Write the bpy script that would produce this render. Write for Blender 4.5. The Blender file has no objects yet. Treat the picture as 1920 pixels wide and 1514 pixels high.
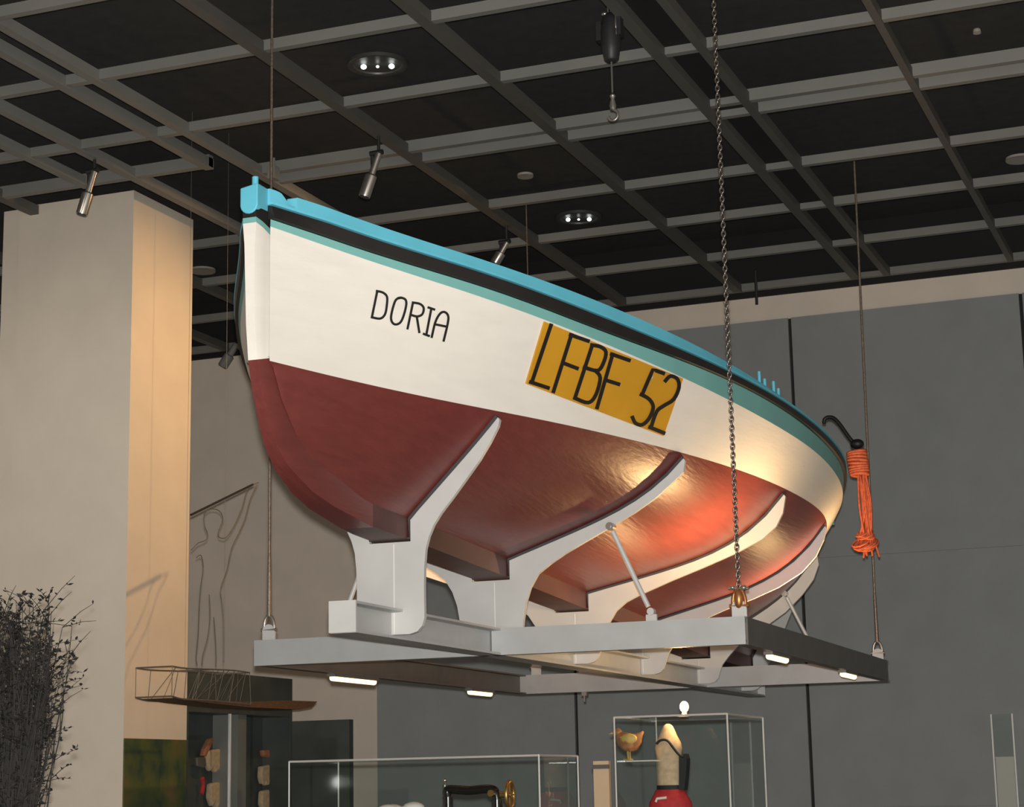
import bpy, bmesh, math, random
import numpy as np
from mathutils import Vector, Matrix

random.seed(7)
rng = random.Random(11)
SC = bpy.context.scene
COL = SC.collection

# ------------------------------------------------------------------ camera
F_PX, PITCH, ROLL, YAW = 3622.2, 0.19558, -0.01996, -0.374
EYE = 1.6

def _rot(p, ro):
    cp, sp, cr, sr = math.cos(p), math.sin(p), math.cos(ro), math.sin(ro)
    return (np.array([[cr, -sr, 0], [sr, cr, 0], [0, 0, 1.]]) @
            np.array([[1, 0, 0], [0, sp, -cp], [0, cp, sp]]))
R3 = _rot(PITCH, ROLL)
_ca, _sa = math.cos(YAW), math.sin(YAW)
M3 = np.array([[_ca, _sa, 0], [-_sa, _ca, 0], [0, 0, 1.]])
CAMPOS = np.array([0, 0, EYE])

def ray(x, y):
    return M3 @ (R3.T @ np.array([(x - 960) / F_PX, (y - 757) / F_PX, 1.]))
def on_z(x, y, z):
    d = ray(x, y); return d * ((z - EYE) / d[2]) + CAMPOS
def on_y(x, y, Y):
    d = ray(x, y); return d * (Y / d[1]) + CAMPOS
def on_x(x, y, X):
    d = ray(x, y); return d * (X / d[0]) + CAMPOS

cam = bpy.data.cameras.new('camera')
cam.sensor_width = 36.0
cam.sensor_fit = 'HORIZONTAL'
cam.lens = F_PX / 1920 * 36.0
cam.clip_end = 200
cam_o = bpy.data.objects.new('camera', cam)
COL.objects.link(cam_o)
_r = M3 @ R3.T
mw = Matrix.Identity(4)
for i in range(3):
    mw[i][0] = _r[i, 0]; mw[i][1] = -_r[i, 1]; mw[i][2] = -_r[i, 2]; mw[i][3] = CAMPOS[i]
cam_o.matrix_world = mw
SC.camera = cam_o

# ------------------------------------------------------------------ world, lights, exposure
w = bpy.data.worlds.new('world'); SC.world = w
w.use_nodes = True
bg = w.node_tree.nodes['Background']
bg.inputs[0].default_value = (1.0, 0.93, 0.84, 1)
bg.inputs[1].default_value = 0.08
SC.view_settings.view_transform = 'Standard'
SC.view_settings.look = 'None'
SC.view_settings.gamma = 1.0
SC.view_settings.exposure = 0.0
SC.view_settings.use_curve_mapping = False
SC.cycles.transparent_max_bounces = 40

def lamp(name, kind, loc, power, color=(1, 1, 1), target=None, **kw):
    l = bpy.data.lights.new(name, kind)
    l.energy = power; l.color = color
    for k, v in kw.items(): setattr(l, k, v)
    o = bpy.data.objects.new(name, l); COL.objects.link(o)
    o.location = loc
    if target is not None:
        d = Vector(target) - Vector(loc)
        o.rotation_euler = d.to_track_quat('-Z', 'Y').to_euler()
    return o
# the camera's own flash, just above the lens
lamp('camera_flash', 'POINT', tuple(CAMPOS + _r @ np.array([0.0, -0.085, 0.02])), 3150, (1.0, 0.965, 0.91), shadow_soft_size=0.03)
# unseen spot at ceiling height, added to brighten the column front
lamp('column_wash', 'SPOT', (-7.6, 8.0, 6.1), 230, (1.0, 0.90, 0.78), (-8.7, 12.5, 3.0), spot_size=math.radians(70), spot_blend=1.0, shadow_soft_size=.08)
WARM = (1.0, 0.62, 0.27)

# ------------------------------------------------------------------ materials
def mat(name, base, rough=0.5, metal=0.0, noise=0.0, nscale=8.0, bump=0.0, bscale=60.0, emit=None, estr=0.0, spec=0.5, base2=None, coords='Object', stretch=None):
    m = bpy.data.materials.new(name); m.use_nodes = True
    nt = m.node_tree; b = nt.nodes['Principled BSDF']
    b.inputs['Roughness'].default_value = rough
    b.inputs['Metallic'].default_value = metal
    b.inputs['Specular IOR Level'].default_value = spec
    b.inputs['Base Color'].default_value = (*base, 1)
    if noise > 0 or bump > 0:
        tc = nt.nodes.new('ShaderNodeTexCoord')
        src = tc.outputs[coords]
        if stretch:
            mp = nt.nodes.new('ShaderNodeMapping'); mp.inputs['Scale'].default_value = stretch
            nt.links.new(src, mp.inputs[0]); src = mp.outputs[0]
    if noise > 0:
        n = nt.nodes.new('ShaderNodeTexNoise'); n.inputs['Scale'].default_value = nscale
        n.inputs['Detail'].default_value = 5
        nt.links.new(src, n.inputs['Vector'])
        r = nt.nodes.new('ShaderNodeValToRGB')
        a = base; c = base2 or tuple(min(1, v * (1 + noise)) for v in base)
        if base2 is None: a = tuple(v * (1 - noise) for v in base)
        r.color_ramp.elements[0].color = (*a, 1); r.color_ramp.elements[1].color = (*c, 1)
        r.color_ramp.elements[0].position = 0.3; r.color_ramp.elements[1].position = 0.7
        nt.links.new(n.outputs['Fac'], r.inputs[0]); nt.links.new(r.outputs[0], b.inputs['Base Color'])
    if bump > 0:
        n2 = nt.nodes.new('ShaderNodeTexNoise'); n2.inputs['Scale'].default_value = bscale
        n2.inputs['Detail'].default_value = 3
        nt.links.new(src, n2.inputs['Vector'])
        bp = nt.nodes.new('ShaderNodeBump'); bp.inputs['Strength'].default_value = bump
        bp.inputs['Distance'].default_value = 0.01
        nt.links.new(n2.outputs['Fac'], bp.inputs['Height']); nt.links.new(bp.outputs[0], b.inputs['Normal'])
    if emit:
        b.inputs['Emission Color'].default_value = (*emit, 1)
        b.inputs['Emission Strength'].default_value = estr
    return m

MT = {}
MT['hull_white'] = mat('hull_white', (0.78, 0.75, 0.695), 0.4, noise=0.03, nscale=2.5, bump=0.12, bscale=7, stretch=(3, 1, 6))
MT['hull_red'] = mat('hull_red', (0.150, 0.034, 0.030), 0.34, noise=0.10, nscale=3, bump=0.2, bscale=5, stretch=(9, 0.6, 9))
MT['hull_black'] = mat('hull_black', (0.014, 0.012, 0.012), 0.45, noise=0.2, nscale=6)
MT['teal'] = mat('teal', (0.17, 0.42, 0.40), 0.45, noise=0.06, nscale=5)
MT['rail_blue'] = mat('rail_blue', (0.12, 0.49, 0.64), 0.42, noise=0.06, nscale=5)
MT['plank_inside'] = mat('plank_inside', (0.10, 0.30, 0.34), 0.6, noise=0.1)
MT['keel_dark'] = mat('keel_dark', (0.085, 0.030, 0.027), 0.55, noise=0.2, nscale=5)
MT['letter_black'] = mat('letter_black', (0.012, 0.01, 0.008), 0.5)
MT['yellow_board'] = mat('yellow_board', (0.58, 0.29, 0.018), 0.45, noise=0.06, nscale=4)
MT['steel_paint'] = mat('steel_paint', (0.43, 0.44, 0.44), 0.42, metal=0.15, noise=0.06, nscale=6)
MT['plate_paint'] = mat('plate_paint', (0.55, 0.55, 0.54), 0.4, metal=0.1, noise=0.04, nscale=6)
MT['rail_dark'] = mat('rail_dark', (0.13, 0.125, 0.115), 0.5, metal=0.2, noise=0.1)
MT['rubber'] = mat('rubber', (0.045, 0.045, 0.05), 0.7)
MT['galv'] = mat('galv', (0.42, 0.40, 0.37), 0.35, metal=0.8)
MT['wire_rope'] = mat('wire_rope', (0.24, 0.19, 0.15), 0.45, metal=0.6, noise=0.3, nscale=80)
MT['chain'] = mat('chain', (0.24, 0.21, 0.19), 0.3, metal=0.8)
MT['brass'] = mat('brass', (0.42, 0.19, 0.07), 0.35, metal=0.7)
MT['beam_grey'] = mat('beam_grey', (0.20, 0.20, 0.188), 0.6, noise=0.08, nscale=2)
MT['beam_dark'] = mat('beam_dark', (0.10, 0.098, 0.09), 0.6, noise=0.08, nscale=2)  # runs lit obliquely: their shade is put into a darker grey
MT['void_black'] = mat('void_black', (0.030, 0.031, 0.0325), 0.95, noise=0.15, nscale=9)
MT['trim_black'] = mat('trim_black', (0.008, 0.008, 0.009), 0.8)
MT['beige_wall'] = mat('beige_wall', (0.74, 0.665, 0.575), 0.85, noise=0.04, nscale=3, bump=0.08, bscale=120)
MT['beige_column'] = mat('beige_column', (0.67, 0.605, 0.515), 0.85, noise=0.035, nscale=3, bump=0.08, bscale=120)
MT['grey_panel'] = mat('grey_panel', (0.275, 0.295, 0.30), 0.75, noise=0.05, nscale=3, bump=0.1, bscale=150)
MT['seam_dark'] = mat('seam_dark', (0.02, 0.022, 0.022), 0.8)
MT['floor'] = mat('floor', (0.16, 0.14, 0.12), 0.6, noise=0.15, nscale=2)
MT['chrome'] = mat('chrome', (0.55, 0.53, 0.50), 0.28, metal=0.9)
MT['fixture_dark'] = mat('fixture_dark', (0.02, 0.02, 0.022), 0.5)
MT['lamp_warm'] = mat('lamp_warm', (1, 0.9, 0.7), 0.5, emit=(1.0, 0.74, 0.36), estr=2.4)
MT['lamp_bulb'] = mat('lamp_bulb', (1, 0.9, 0.7), 0.5, emit=(1.0, 0.74, 0.36), estr=3.2)
MT['lamp_cool'] = mat('lamp_cool', (1, 1, 1), 0.5, emit=(0.95, 1.0, 0.97), estr=3.5)
MT['reflector'] = mat('reflector', (0.10, 0.105, 0.10), 0.45, metal=0.5)
MT['ring_white'] = mat('ring_white', (0.42, 0.40, 0.36), 0.5)
MT['rope_orange'] = mat('rope_orange', (0.62, 0.13, 0.05), 0.7, noise=0.25, nscale=40)
MT['iron'] = mat('iron', (0.025, 0.025, 0.025), 0.5, metal=0.5)
MT['twig'] = mat('twig', (0.011, 0.009, 0.008), 0.8, noise=0.3, nscale=15)
MT['wood'] = mat('wood', (0.12, 0.065, 0.032), 0.65, noise=0.3, nscale=10, stretch=(12, 2, 12))
MT['dark_panel'] = mat('dark_panel', (0.055, 0.065, 0.062), 0.5, noise=0.3, nscale=3)
MT['cream'] = mat('cream', (0.55, 0.41, 0.27), 0.85, noise=0.15, nscale=30)
MT['red_cloth'] = mat('red_cloth', (0.50, 0.03, 0.035), 0.7, noise=0.15, nscale=30)
MT['white_cloth'] = mat('white_cloth', (0.8, 0.78, 0.74), 0.7)
MT['black_cloth'] = mat('black_cloth', (0.012, 0.014, 0.016), 0.7)
MT['terracotta'] = mat('terracotta', (0.42, 0.16, 0.08), 0.6, noise=0.2, nscale=20)
MT['feather'] = mat('feather', (0.36, 0.16, 0.07), 0.7, noise=0.4, nscale=25)
MT['beak'] = mat('beak', (0.6, 0.4, 0.12), 0.5)
MT['acryl_edge'] = mat('acryl_edge', (0.62, 0.63, 0.62), 0.2, spec=0.8)
MT['plinth'] = mat('plinth', (0.12, 0.12, 0.12), 0.6)
MT['board_cream'] = mat('board_cream', (0.62, 0.48, 0.32), 0.7)
MT['machine_black'] = mat('machine_black', (0.012, 0.011, 0.01), 0.2, spec=0.7)
MT['gold'] = mat('gold', (0.6, 0.36, 0.12), 0.3, metal=0.9)

def poster_mat():
    m = mat('poster_green', (0.05, 0.07, 0.03), 0.55)
    nt = m.node_tree; b = nt.nodes['Principled BSDF']
    tc = nt.nodes.new('ShaderNodeTexCoord')
    n = nt.nodes.new('ShaderNodeTexNoise'); n.inputs['Scale'].default_value = 4.5; n.inputs['Detail'].default_value = 6
    nt.links.new(tc.outputs['Object'], n.inputs['Vector'])
    r = nt.nodes.new('ShaderNodeValToRGB')
    r.color_ramp.elements[0].position = 0.35; r.color_ramp.elements[0].color = (0.03, 0.055, 0.035, 1)
    r.color_ramp.elements[1].position = 0.72; r.color_ramp.elements[1].color = (0.16, 0.10, 0.045, 1)
    e = r.color_ramp.elements.new(0.52); e.color = (0.075, 0.095, 0.028, 1)
    nt.links.new(n.outputs['Fac'], r.inputs[0]); nt.links.new(r.outputs[0], b.inputs['Base Color'])
    return m
MT['poster_green'] = poster_mat()

def acrylic():
    m = bpy.data.materials.new('acrylic'); m.use_nodes = True
    nt = m.node_tree; nt.nodes.clear()
    out = nt.nodes.new('ShaderNodeOutputMaterial')
    tr = nt.nodes.new('ShaderNodeBsdfTransparent'); tr.inputs[0].default_value = (0.95, 0.97, 0.965, 1)
    gl = nt.nodes.new('ShaderNodeBsdfGlossy'); gl.inputs['Roughness'].default_value = 0.02
    fr = nt.nodes.new('ShaderNodeFresnel'); fr.inputs[0].default_value = 1.35
    mx = nt.nodes.new('ShaderNodeMixShader')
    ge = nt.nodes.new('ShaderNodeNewGeometry'); sb = nt.nodes.new('ShaderNodeMath'); sb.operation = 'SUBTRACT'; sb.inputs[0].default_value = 1.0
    nt.links.new(ge.outputs['Backfacing'], sb.inputs[1]); mu = nt.nodes.new('ShaderNodeMath'); mu.operation = 'MULTIPLY'
    nt.links.new(sb.outputs[0], mu.inputs[0]); nt.links.new(fr.outputs[0], mu.inputs[1]); nt.links.new(mu.outputs[0], mx.inputs[0]); nt.links.new(tr.outputs[0], mx.inputs[1]); nt.links.new(gl.outputs[0], mx.inputs[2])
    nt.links.new(mx.outputs[0], out.inputs[0])
    return m
MT['acrylic'] = acrylic()

# ------------------------------------------------------------------ mesh helpers
class MB:
    def __init__(s): s.v = []; s.f = []; s.mi = []
    def add(s, vs, fs, mi=0):
        k = len(s.v)
        s.v += [tuple(float(c) for c in p) for p in vs]
        s.f += [tuple(i + k for i in q) for q in fs]
        s.mi += [mi] * len(fs)
    def box(s, a, b, mi=0):
        x0, y0, z0 = a; x1, y1, z1 = b
        s.add([(x0, y0, z0), (x1, y0, z0), (x1, y1, z0), (x0, y1, z0), (x0, y0, z1), (x1, y0, z1), (x1, y1, z1), (x0, y1, z1)],
              [(0, 3, 2, 1), (4, 5, 6, 7), (0, 1, 5, 4), (1, 2, 6, 5), (2, 3, 7, 6), (3, 0, 4, 7)], mi)
    def prism(s, poly, axis, a, b, mi=0):
        """poly in the two other axes, extruded along axis from a to b"""
        n = len(poly)
        def P(p, t):
            if axis == 'x': return (t, p[0], p[1])
            if axis == 'y': return (p[0], t, p[1])
            return (p[0], p[1], t)
        s.add([P(p, a) for p in poly] + [P(p, b) for p in poly],
              [tuple(range(n)), tuple(range(2 * n - 1, n - 1, -1))] + [(i, (i + 1) % n, n + (i + 1) % n, n + i) for i in range(n)], mi)
    def tube(s, pts, r, n=8, mi=0, caps=True, closed=False):
        pts = [np.array(p, float) for p in pts]
        rs = r if isinstance(r, (list, tuple)) else [r] * len(pts)
        m = len(pts); vs = []; up = None
        for i, p in enumerate(pts):
            if closed: t = pts[(i + 1) % m] - pts[i - 1]
            else: t = pts[min(i + 1, m - 1)] - pts[max(i - 1, 0)]
            t = t / (np.linalg.norm(t) + 1e-12)
            if up is None:
                up = np.array([0, 0, 1.]) if abs(t[2]) < 0.9 else np.array([1., 0, 0])
            a = up - t * (up @ t); a /= np.linalg.norm(a) + 1e-12
            up = a
            b = np.cross(t, a)
            for k in range(n):
                th = 2 * math.pi * k / n
                vs.append(p + (a * math.cos(th) + b * math.sin(th)) * rs[i])
        fs = []
        for i in range(m if closed else m - 1):
            j = (i + 1) % m
            for k in range(n):
                fs.append((i * n + k, i * n + (k + 1) % n, j * n + (k + 1) % n, j * n + k))
        if caps and not closed:
            fs.append(tuple(range(n - 1, -1, -1))); fs.append(tuple((m - 1) * n + k for k in range(n)))
        s.add(vs, fs, mi)
    def lathe(s, prof, c, n=16, mi=0, sx=1, sy=1):
        vs = []; fs = []
        for (r, z) in prof:
            for k in range(n):
                th = 2 * math.pi * k / n
                vs.append((c[0] + r * sx * math.cos(th), c[1] + r * sy * math.sin(th), c[2] + z))
        for i in range(len(prof) - 1):
            for k in range(n):
                fs.append((i * n + k, i * n + (k + 1) % n, (i + 1) * n + (k + 1) % n, (i + 1) * n + k))
        fs.append(tuple(range(n - 1, -1, -1))); fs.append(tuple((len(prof) - 1) * n + k for k in range(n)))
        s.add(vs, fs, mi)
    def ico(s, c, rx, ry, rz, n=10, m=7, mi=0):
        prof = [(max(1e-3, math.sin(math.pi * i / m)), -math.cos(math.pi * i / m)) for i in range(m + 1)]
        vs = []; fs = []
        for (r, z) in prof:
            for k in range(n):
                th = 2 * math.pi * k / n
                vs.append((c[0] + rx * r * math.cos(th), c[1] + ry * r * math.sin(th), c[2] + rz * z))
        for i in range(m):
            for k in range(n):
                fs.append((i * n + k, i * n + (k + 1) % n, (i + 1) * n + (k + 1) % n, (i + 1) * n + k))
        s.add(vs, fs, mi)
    def build(s, name, mats, parent=None, smooth=False, angle=None, off=None):
        me = bpy.data.meshes.new(name)
        vs = s.v
        if off is not None: vs = [(p[0] - off[0], p[1] - off[1], p[2] - off[2]) for p in vs]
        me.from_pydata(vs, [], s.f)
        if not isinstance(mats, (list, tuple)): mats = [mats]
        for m in mats: me.materials.append(MT[m])
        for p, i in zip(me.polygons, s.mi): p.material_index = i
        bm = bmesh.new(); bm.from_mesh(me); bmesh.ops.recalc_face_normals(bm, faces=bm.faces); bm.to_mesh(me); bm.free()
        me.update()
        if smooth:
            me.polygons.foreach_set('use_smooth', [True] * len(me.polygons))
            if angle: me.set_sharp_from_angle(angle=math.radians(angle))
        o = bpy.data.objects.new(name, me); COL.objects.link(o)
        if parent is not None: o.parent = parent
        return o

def tag(o, label=None, cat=None, group=None, kind=None):
    if label: o['label'] = label
    if cat: o['category'] = cat
    if group: o['group'] = group
    if kind: o['kind'] = kind
    return o
def empty(name, loc, rz=0.0):
    e = bpy.data.objects.new(name, None); COL.objects.link(e)
    e.location = tuple(float(c) for c in loc); e.rotation_euler = (0, 0, rz); e.empty_display_size = 0.1
    return e
def struct(name, mb, m, **k):
    return tag(mb.build(name, m, **k), kind='structure')
def boxobj(name, a, b, m, parent=None, off=None, bevel=0):
    q = MB(); q.box(a, b); o = q.build(name, m, parent, off=off)
    if bevel:
        md = o.modifiers.new('bevel', 'BEVEL'); md.width = bevel; md.segments = 2
    return o

# ------------------------------------------------------------------ the hall
CEIL = 6.2
WALL_Y = 17.70
struct('floor', (lambda q: (q.box((-14, -4, -0.2), (7, 19, 0)), q)[1])(MB()), 'floor')
struct('ceiling', (lambda q: (q.box((-14, -4, 6.80), (7, 19, 7.0)), q)[1])(MB()), 'void_black')
wall_b = struct('wall_back', (lambda q: (q.box((-14, WALL_Y, 0), (7, WALL_Y + 0.2, 6.8)), q)[1])(MB()), 'beige_wall')
struct('wall_left', (lambda q: (q.box((-14.2, -4, 0), (-14, 19, 6.8)), q)[1])(MB()), 'beige_wall')
struct('wall_right', (lambda q: (q.box((7, -4, 0), (7.2, 19, 6.8)), q)[1])(MB()), 'beige_wall')
# shadow line over the beige band and void above, painted as a black strip
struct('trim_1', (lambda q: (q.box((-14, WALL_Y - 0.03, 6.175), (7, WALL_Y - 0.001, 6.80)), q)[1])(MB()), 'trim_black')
# grey wall panels under the beige band, with seams between
PZ = 5.93
PX = [-8.44, -6.33, -4.07, -1.92, 0.25, 2.4, 4.6, 7.0]
for i in range(len(PX) - 1):
    zs = [0.0, 1.35, 3.62, PZ]
    for j in range(3):
        q = MB(); g = 0.016
        gz = 0.0008
        q.box((PX[i] + (0 if i == 0 else g), WALL_Y - 0.05, zs[j] + gz), (PX[i + 1] - g, WALL_Y - 0.002, zs[j + 1] - gz))
        o = q.build('wall_panel', 'grey_panel', wall_b)
q = MB(); q.box((PX[0], WALL_Y - 0.012, 0), (7, WALL_Y - 0.0015, PZ)); q.build('panel_backing', 'seam_dark', wall_b)

# column on the left
cx1 = -8.08; cy0 = 12.52; cy1 = 13.42
CLX = float(on_y(31, 600, cy0)[0])
colr = struct('wall_column', (lambda q: (q.box((CLX, cy0, 0), (cx1, cy1, 6.27)), q)[1])(MB()), 'beige_column')
struct('wall_return', (lambda q: (q.box((CLX - .19, cy0 + 0.05, 0), (CLX - .002, cy1, 6.27)), q)[1])(MB()), 'beige_column')
# ceiling grid
def beam(name, a, b, m):
    q = MB(); q.box(a, b)
    return struct(name, q, m)
A_Y = [5.5, 6.7, 7.9, 9.12, 10.25, 11.38, 12.44, 12.69, 14.0, 15.13, 16.35, 17.54]
n_trim = 2
BH = 0.10
for yy in A_Y:
    x0 = -6.9 if abs(yy - 12.56) < .2 else -13.9
    beam('trim_%d' % n_trim, (x0, yy - 0.055, CEIL), (6.9, yy, CEIL + (0.085 if abs(yy - 12.56) < .2 else 0.07)), 'beam_grey'); n_trim += 1
B_X = [(-11.3, .08, 'beam_dark'), (-10.15, .08, 'beam_dark'), (-9.05, .08, 'beam_dark'), (-8.27, .07, 'beam_grey'), (-7.83, .07, 'beam_grey'), (-6.93, .07, 'beam_grey'), (-5.72, .08, 'beam_dark'), (-4.56, .08, 'beam_dark'), (-3.42, .08, 'beam_dark'), (-3.12, .06, 'beam_dark'), (-1.99, .05, 'beam_dark'), (-0.85, .08, 'beam_dark'), (0.3, .08, 'beam_dark'), (1.4, .08, 'beam_dark'), (2.6, .08, 'beam_dark')]
for xx, wd, m in B_X:
    y1 = 12.11 if abs(xx + 8.27) < .01 else 17.5
    beam('trim_%d' % n_trim, (xx, 4.0, CEIL - 0.012), (xx + wd, y1, CEIL + 0.062), m); n_trim += 1
# the short double run with its corner by the column
beam('trim_%d' % n_trim, (-7.19, 4.0, CEIL - 0.014), (-7.12, 12.11, CEIL + 0.065), 'beam_grey'); n_trim += 1
beam('trim_%d' % n_trim, (-13.9, 12.04, CEIL - 0.005), (-7.12, 12.10, CEIL + 0.085), 'beam_grey'); n_trim += 1
# dark tray between the pair of heavy runs
beam('trim_%d' % n_trim, (-3.34, 4.0, CEIL + 0.05), (-3.12, 17.5, CEIL + 0.10), 'trim_black'); n_trim += 1

# ------------------------------------------------------------------ hull geometry
BOAT_C = np.array([-4.05, 12.0, 0.0]); BYAW = math.radians(1.2)
BAX = np.array([-math.sin(BYAW), math.cos(BYAW), 0]); BPX = np.array([math.cos(BYAW), math.sin(BYAW), 0])
BZ = 2.50
def to_boat(P):
    d = np.asarray(P) - BOAT_C; return np.array([d @ BPX, d @ BAX, P[2] - BZ])
def boat_plane(x, y, v):
    d = ray(x, y); P0 = BOAT_C + BAX * v - CAMPOS
    return to_boat(d * ((P0 @ BAX) / (d @ BAX)) + CAMPOS)
VK = [-4.9, -4.4, -3.9, -3.2, -2.4, -1.5, -.5, .5, 1.5, 2.5, 3.5, 4.2]
ROW = {
 'WL': ([.055, .216, .41, .7235, 1.0457, 1.2752, 1.3808, 1.3448, 1.1325, .8266, .44, .16],
        [3.398, 3.390, 3.381, 3.367, 3.342, 3.324, 3.310, 3.300, 3.288, 3.293, 3.305, 3.319]),
 'TB': ([.055, .331, .627, .956, 1.2457, 1.4489, 1.53, 1.4674, 1.2464, .94, .58, .32],
        [3.993, 3.923, 3.854, 3.765, 3.670, 3.592, 3.542, 3.492, 3.465, 3.457, 3.472, 3.497]),
 'BB': (None, [4.025, 3.957, 3.899, 3.815, 3.757, 3.702, 3.640, 3.595, 3.567, 3.559, 3.574, 3.599]),
 'BT': (None, [4.092, 4.024, 3.965, 3.885, 3.808, 3.744, 3.684, 3.644, 3.616, 3.608, 3.622, 3.647]),
 'RT': (None, [4.164, 4.090, 4.028, 3.957, 3.868, 3.773, 3.698, 3.656, 3.629, 3.621, 3.635, 3.659]),
}
def spline(xk, yk):
    xk = np.array(xk, float); yk = np.array(yk, float); n = len(xk); h = np.diff(xk)
    A = np.zeros((n, n)); B = np.zeros(n); A[0, 0] = A[-1, -1] = 1
    for i in range(1, n - 1):
        A[i, i - 1] = h[i - 1]; A[i, i] = 2 * (h[i - 1] + h[i]); A[i, i + 1] = h[i]
        B[i] = 6 * ((yk[i + 1] - yk[i]) / h[i] - (yk[i] - yk[i - 1]) / h[i - 1])
    Mm = np.linalg.solve(A, B)
    def f(x):
        i = int(min(max(np.searchsorted(xk, x) - 1, 0), n - 2)); hh = h[i]
        a = (xk[i + 1] - x) / hh; b = 1 - a
        return float(a * yk[i] + b * yk[i + 1] + ((a ** 3 - a) * Mm[i] + (b ** 3 - b) * Mm[i + 1]) * hh * hh / 6)
    return f
fu = {k: spline(VK, ROW[k][0]) for k in ('WL', 'TB')}
fz = {k: spline(VK, [z - BZ for z in ROW[k][1]]) for k in ROW}
DU = {'BB': 0.012, 'BT': 0.03, 'RT': 0.03}
def row_u(k, v): return fu[k](v) if k in fu else fu['TB'](v) + DU[k] * min(1, max(0, (v + 4.92) / .25))
def row_z(k, v): return fz[k](v)
KV = [(-4.90, 3.40), (-4.86, 3.38), (-4.78, 3.25), (-4.65, 3.12), (-4.5, 3.03), (-4.3, 2.97), (-4.0, 2.915), (-3.8, 2.90), (-3.518, 2.889), (-2.155, 2.828), (-.777, 2.76), (.66, 2.69), (2.1, 2.63), (3.5, 2.60), (3.9, 2.72), (4.2, 2.95)]
def keel_top(v): return float(np.interp(v, [k[0] for k in KV], [k[1] - BZ for k in KV]))
def keel_hw(v): return float(np.interp(v, [-4.9, -4.3, -3.5, 4.2], [.05, .06, .098, .10]))
def sec_a(v): return float(np.interp(v, [-4.9, -3.518, -2.155, -.777, .66, 2.1, 3.5, 4.2], [1, .97, .68, .5, .53, .67, .8, .85]))
def bottom_pt(v, U):
    uk, uw = keel_hw(v), max(row_u('WL', v), keel_hw(v) + .002)
    zk, zw = keel_top(v), row_z('WL', v)
    a = sec_a(v)
    return (uk + (uw - uk) * U, zk + (zw - zk) * (a * U + (1 - a) * U ** 5))
def side_pt(v, t):
    u = row_u('WL', v) * (1 - t) + row_u('TB', v) * t
    bul = 0.006 * math.sin(math.pi * t) * min(1, (v + 4.9) / 1.0)
    return (u + bul, row_z('WL', v) * (1 - t) + row_z('TB', v) * t)

boat = tag(empty('fishing_boat', (BOAT_C[0], BOAT_C[1], BZ), BYAW),
           'white and dark red wooden fishing boat with light blue rail hanging on a steel cradle', 'boat')
VS = list(np.concatenate([[-4.9, -4.875, -4.86, -4.85, -4.842, -4.834, -4.826, -4.818, -4.81, -4.80, -4.7925, -4.79, -4.785, -4.77, -4.75], np.linspace(-4.7, -3.9, 17), np.linspace(-3.9, 4.2, 61)[1:]]))

def skin(rowfun, ts, name, m, thick=0.025, parent=boat, both=True):
    q = MB()
    for sg in (1, -1):
        vs = [(sg * rowfun(v, t)[0], v, rowfun(v, t)[1]) for v in VS for t in ts]
        n = len(ts)
        fs = [(i * n + j, i * n + j + 1, (i + 1) * n + j + 1, (i + 1) * n + j) for i in range(len(VS) - 1) for j in range(n - 1)]
        if sg > 0: fs = [tuple(reversed(f)) for f in fs]
        k = len(q.v); q.v += [tuple(map(float, p)) for p in vs]; q.f += [tuple(i + k for i in f) for f in fs]; q.mi += [0] * len(fs)
    me = bpy.data.meshes.new(name); me.from_pydata(q.v, [], q.f); me.materials.append(MT[m]); 
    if len(me.materials) and thick: me.materials.append(MT['plank_inside'])
    me.polygons.foreach_set('use_smooth', [True] * len(me.polygons)); me.update()
    o = bpy.data.objects.new(name, me); COL.objects.link(o); o.parent = parent
    if thick:
        md = o.modifiers.new('thickness', 'SOLIDIFY'); md.thickness = thick; md.offset = -1
        md.material_offset = 1; md.use_rim = False
        md.material_offset_rim = 0
    return o
bottom = skin(bottom_pt, [i / 14 for i in range(15)], 'bottom_planking', 'hull_red')
bottom['label'] = 'dark red antifouled bottom'
top = skin(side_pt, [i / 8 for i in range(9)], 'topside_planking', 'hull_white')
top['label'] = 'white painted topsides'
def band(k0, k1, d0=0.0, d1=0.0):
    return lambda v, t: (row_u(k0, v) * (1 - t) + row_u(k1, v) * t + d0 * (1 - t) + d1 * t, row_z(k0, v) * (1 - t) + row_z(k1, v) * t)
o = skin(band('TB', 'BB'), [0, .5, 1], 'sheer_stripe', 'teal', 0.02); o['label'] = 'teal stripe under the black strake'
# black rubbing strake as a proud solid bar, blue rail above with a cap
def bar(rows, name, m):
    """rows: list of (du, fz(v)) profile points going round, port and starboard mirrored"""
    q = MB()
    for sg in (1, -1):
        n = len(rows)
        vs = [(sg * max(.02, r[0](v)), v, r[1](v)) for v in VS for r in rows]
        fs = [(i * n + j, i * n + (j + 1) % n, (i + 1) * n + (j + 1) % n, (i + 1) * n + j) for i in range(len(VS) - 1) for j in range(n)]
        fs += [tuple(range(n)), tuple((len(VS) - 1) * n + j for j in reversed(range(n)))]
        q.add(vs, fs)
    return q.build(name, m, boat, smooth=True, angle=35)
U = lambda k, d: (lambda v: row_u(k, v) + d)
Zf = lambda k, d: (lambda v: row_z(k, v) + d)
def notch(v): return float(np.interp(v, [-4.865, -4.85, -4.834, -4.822, -4.81, -4.7925, -4.79, -4.785], [0, .006, .024, .041, .046, .044, .004, 0]))
ZN = lambda k, d: (lambda v: row_z(k, v) + d - notch(v))
bar([(U('BB', -.02), Zf('BB', 0)), (U('BB', .018), Zf('BB', .004)), (U('BT', .006), Zf('BT', -.008)), (U('BT', -.03), Zf('BT', 0))], 'rubbing_strake', 'hull_black')
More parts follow.
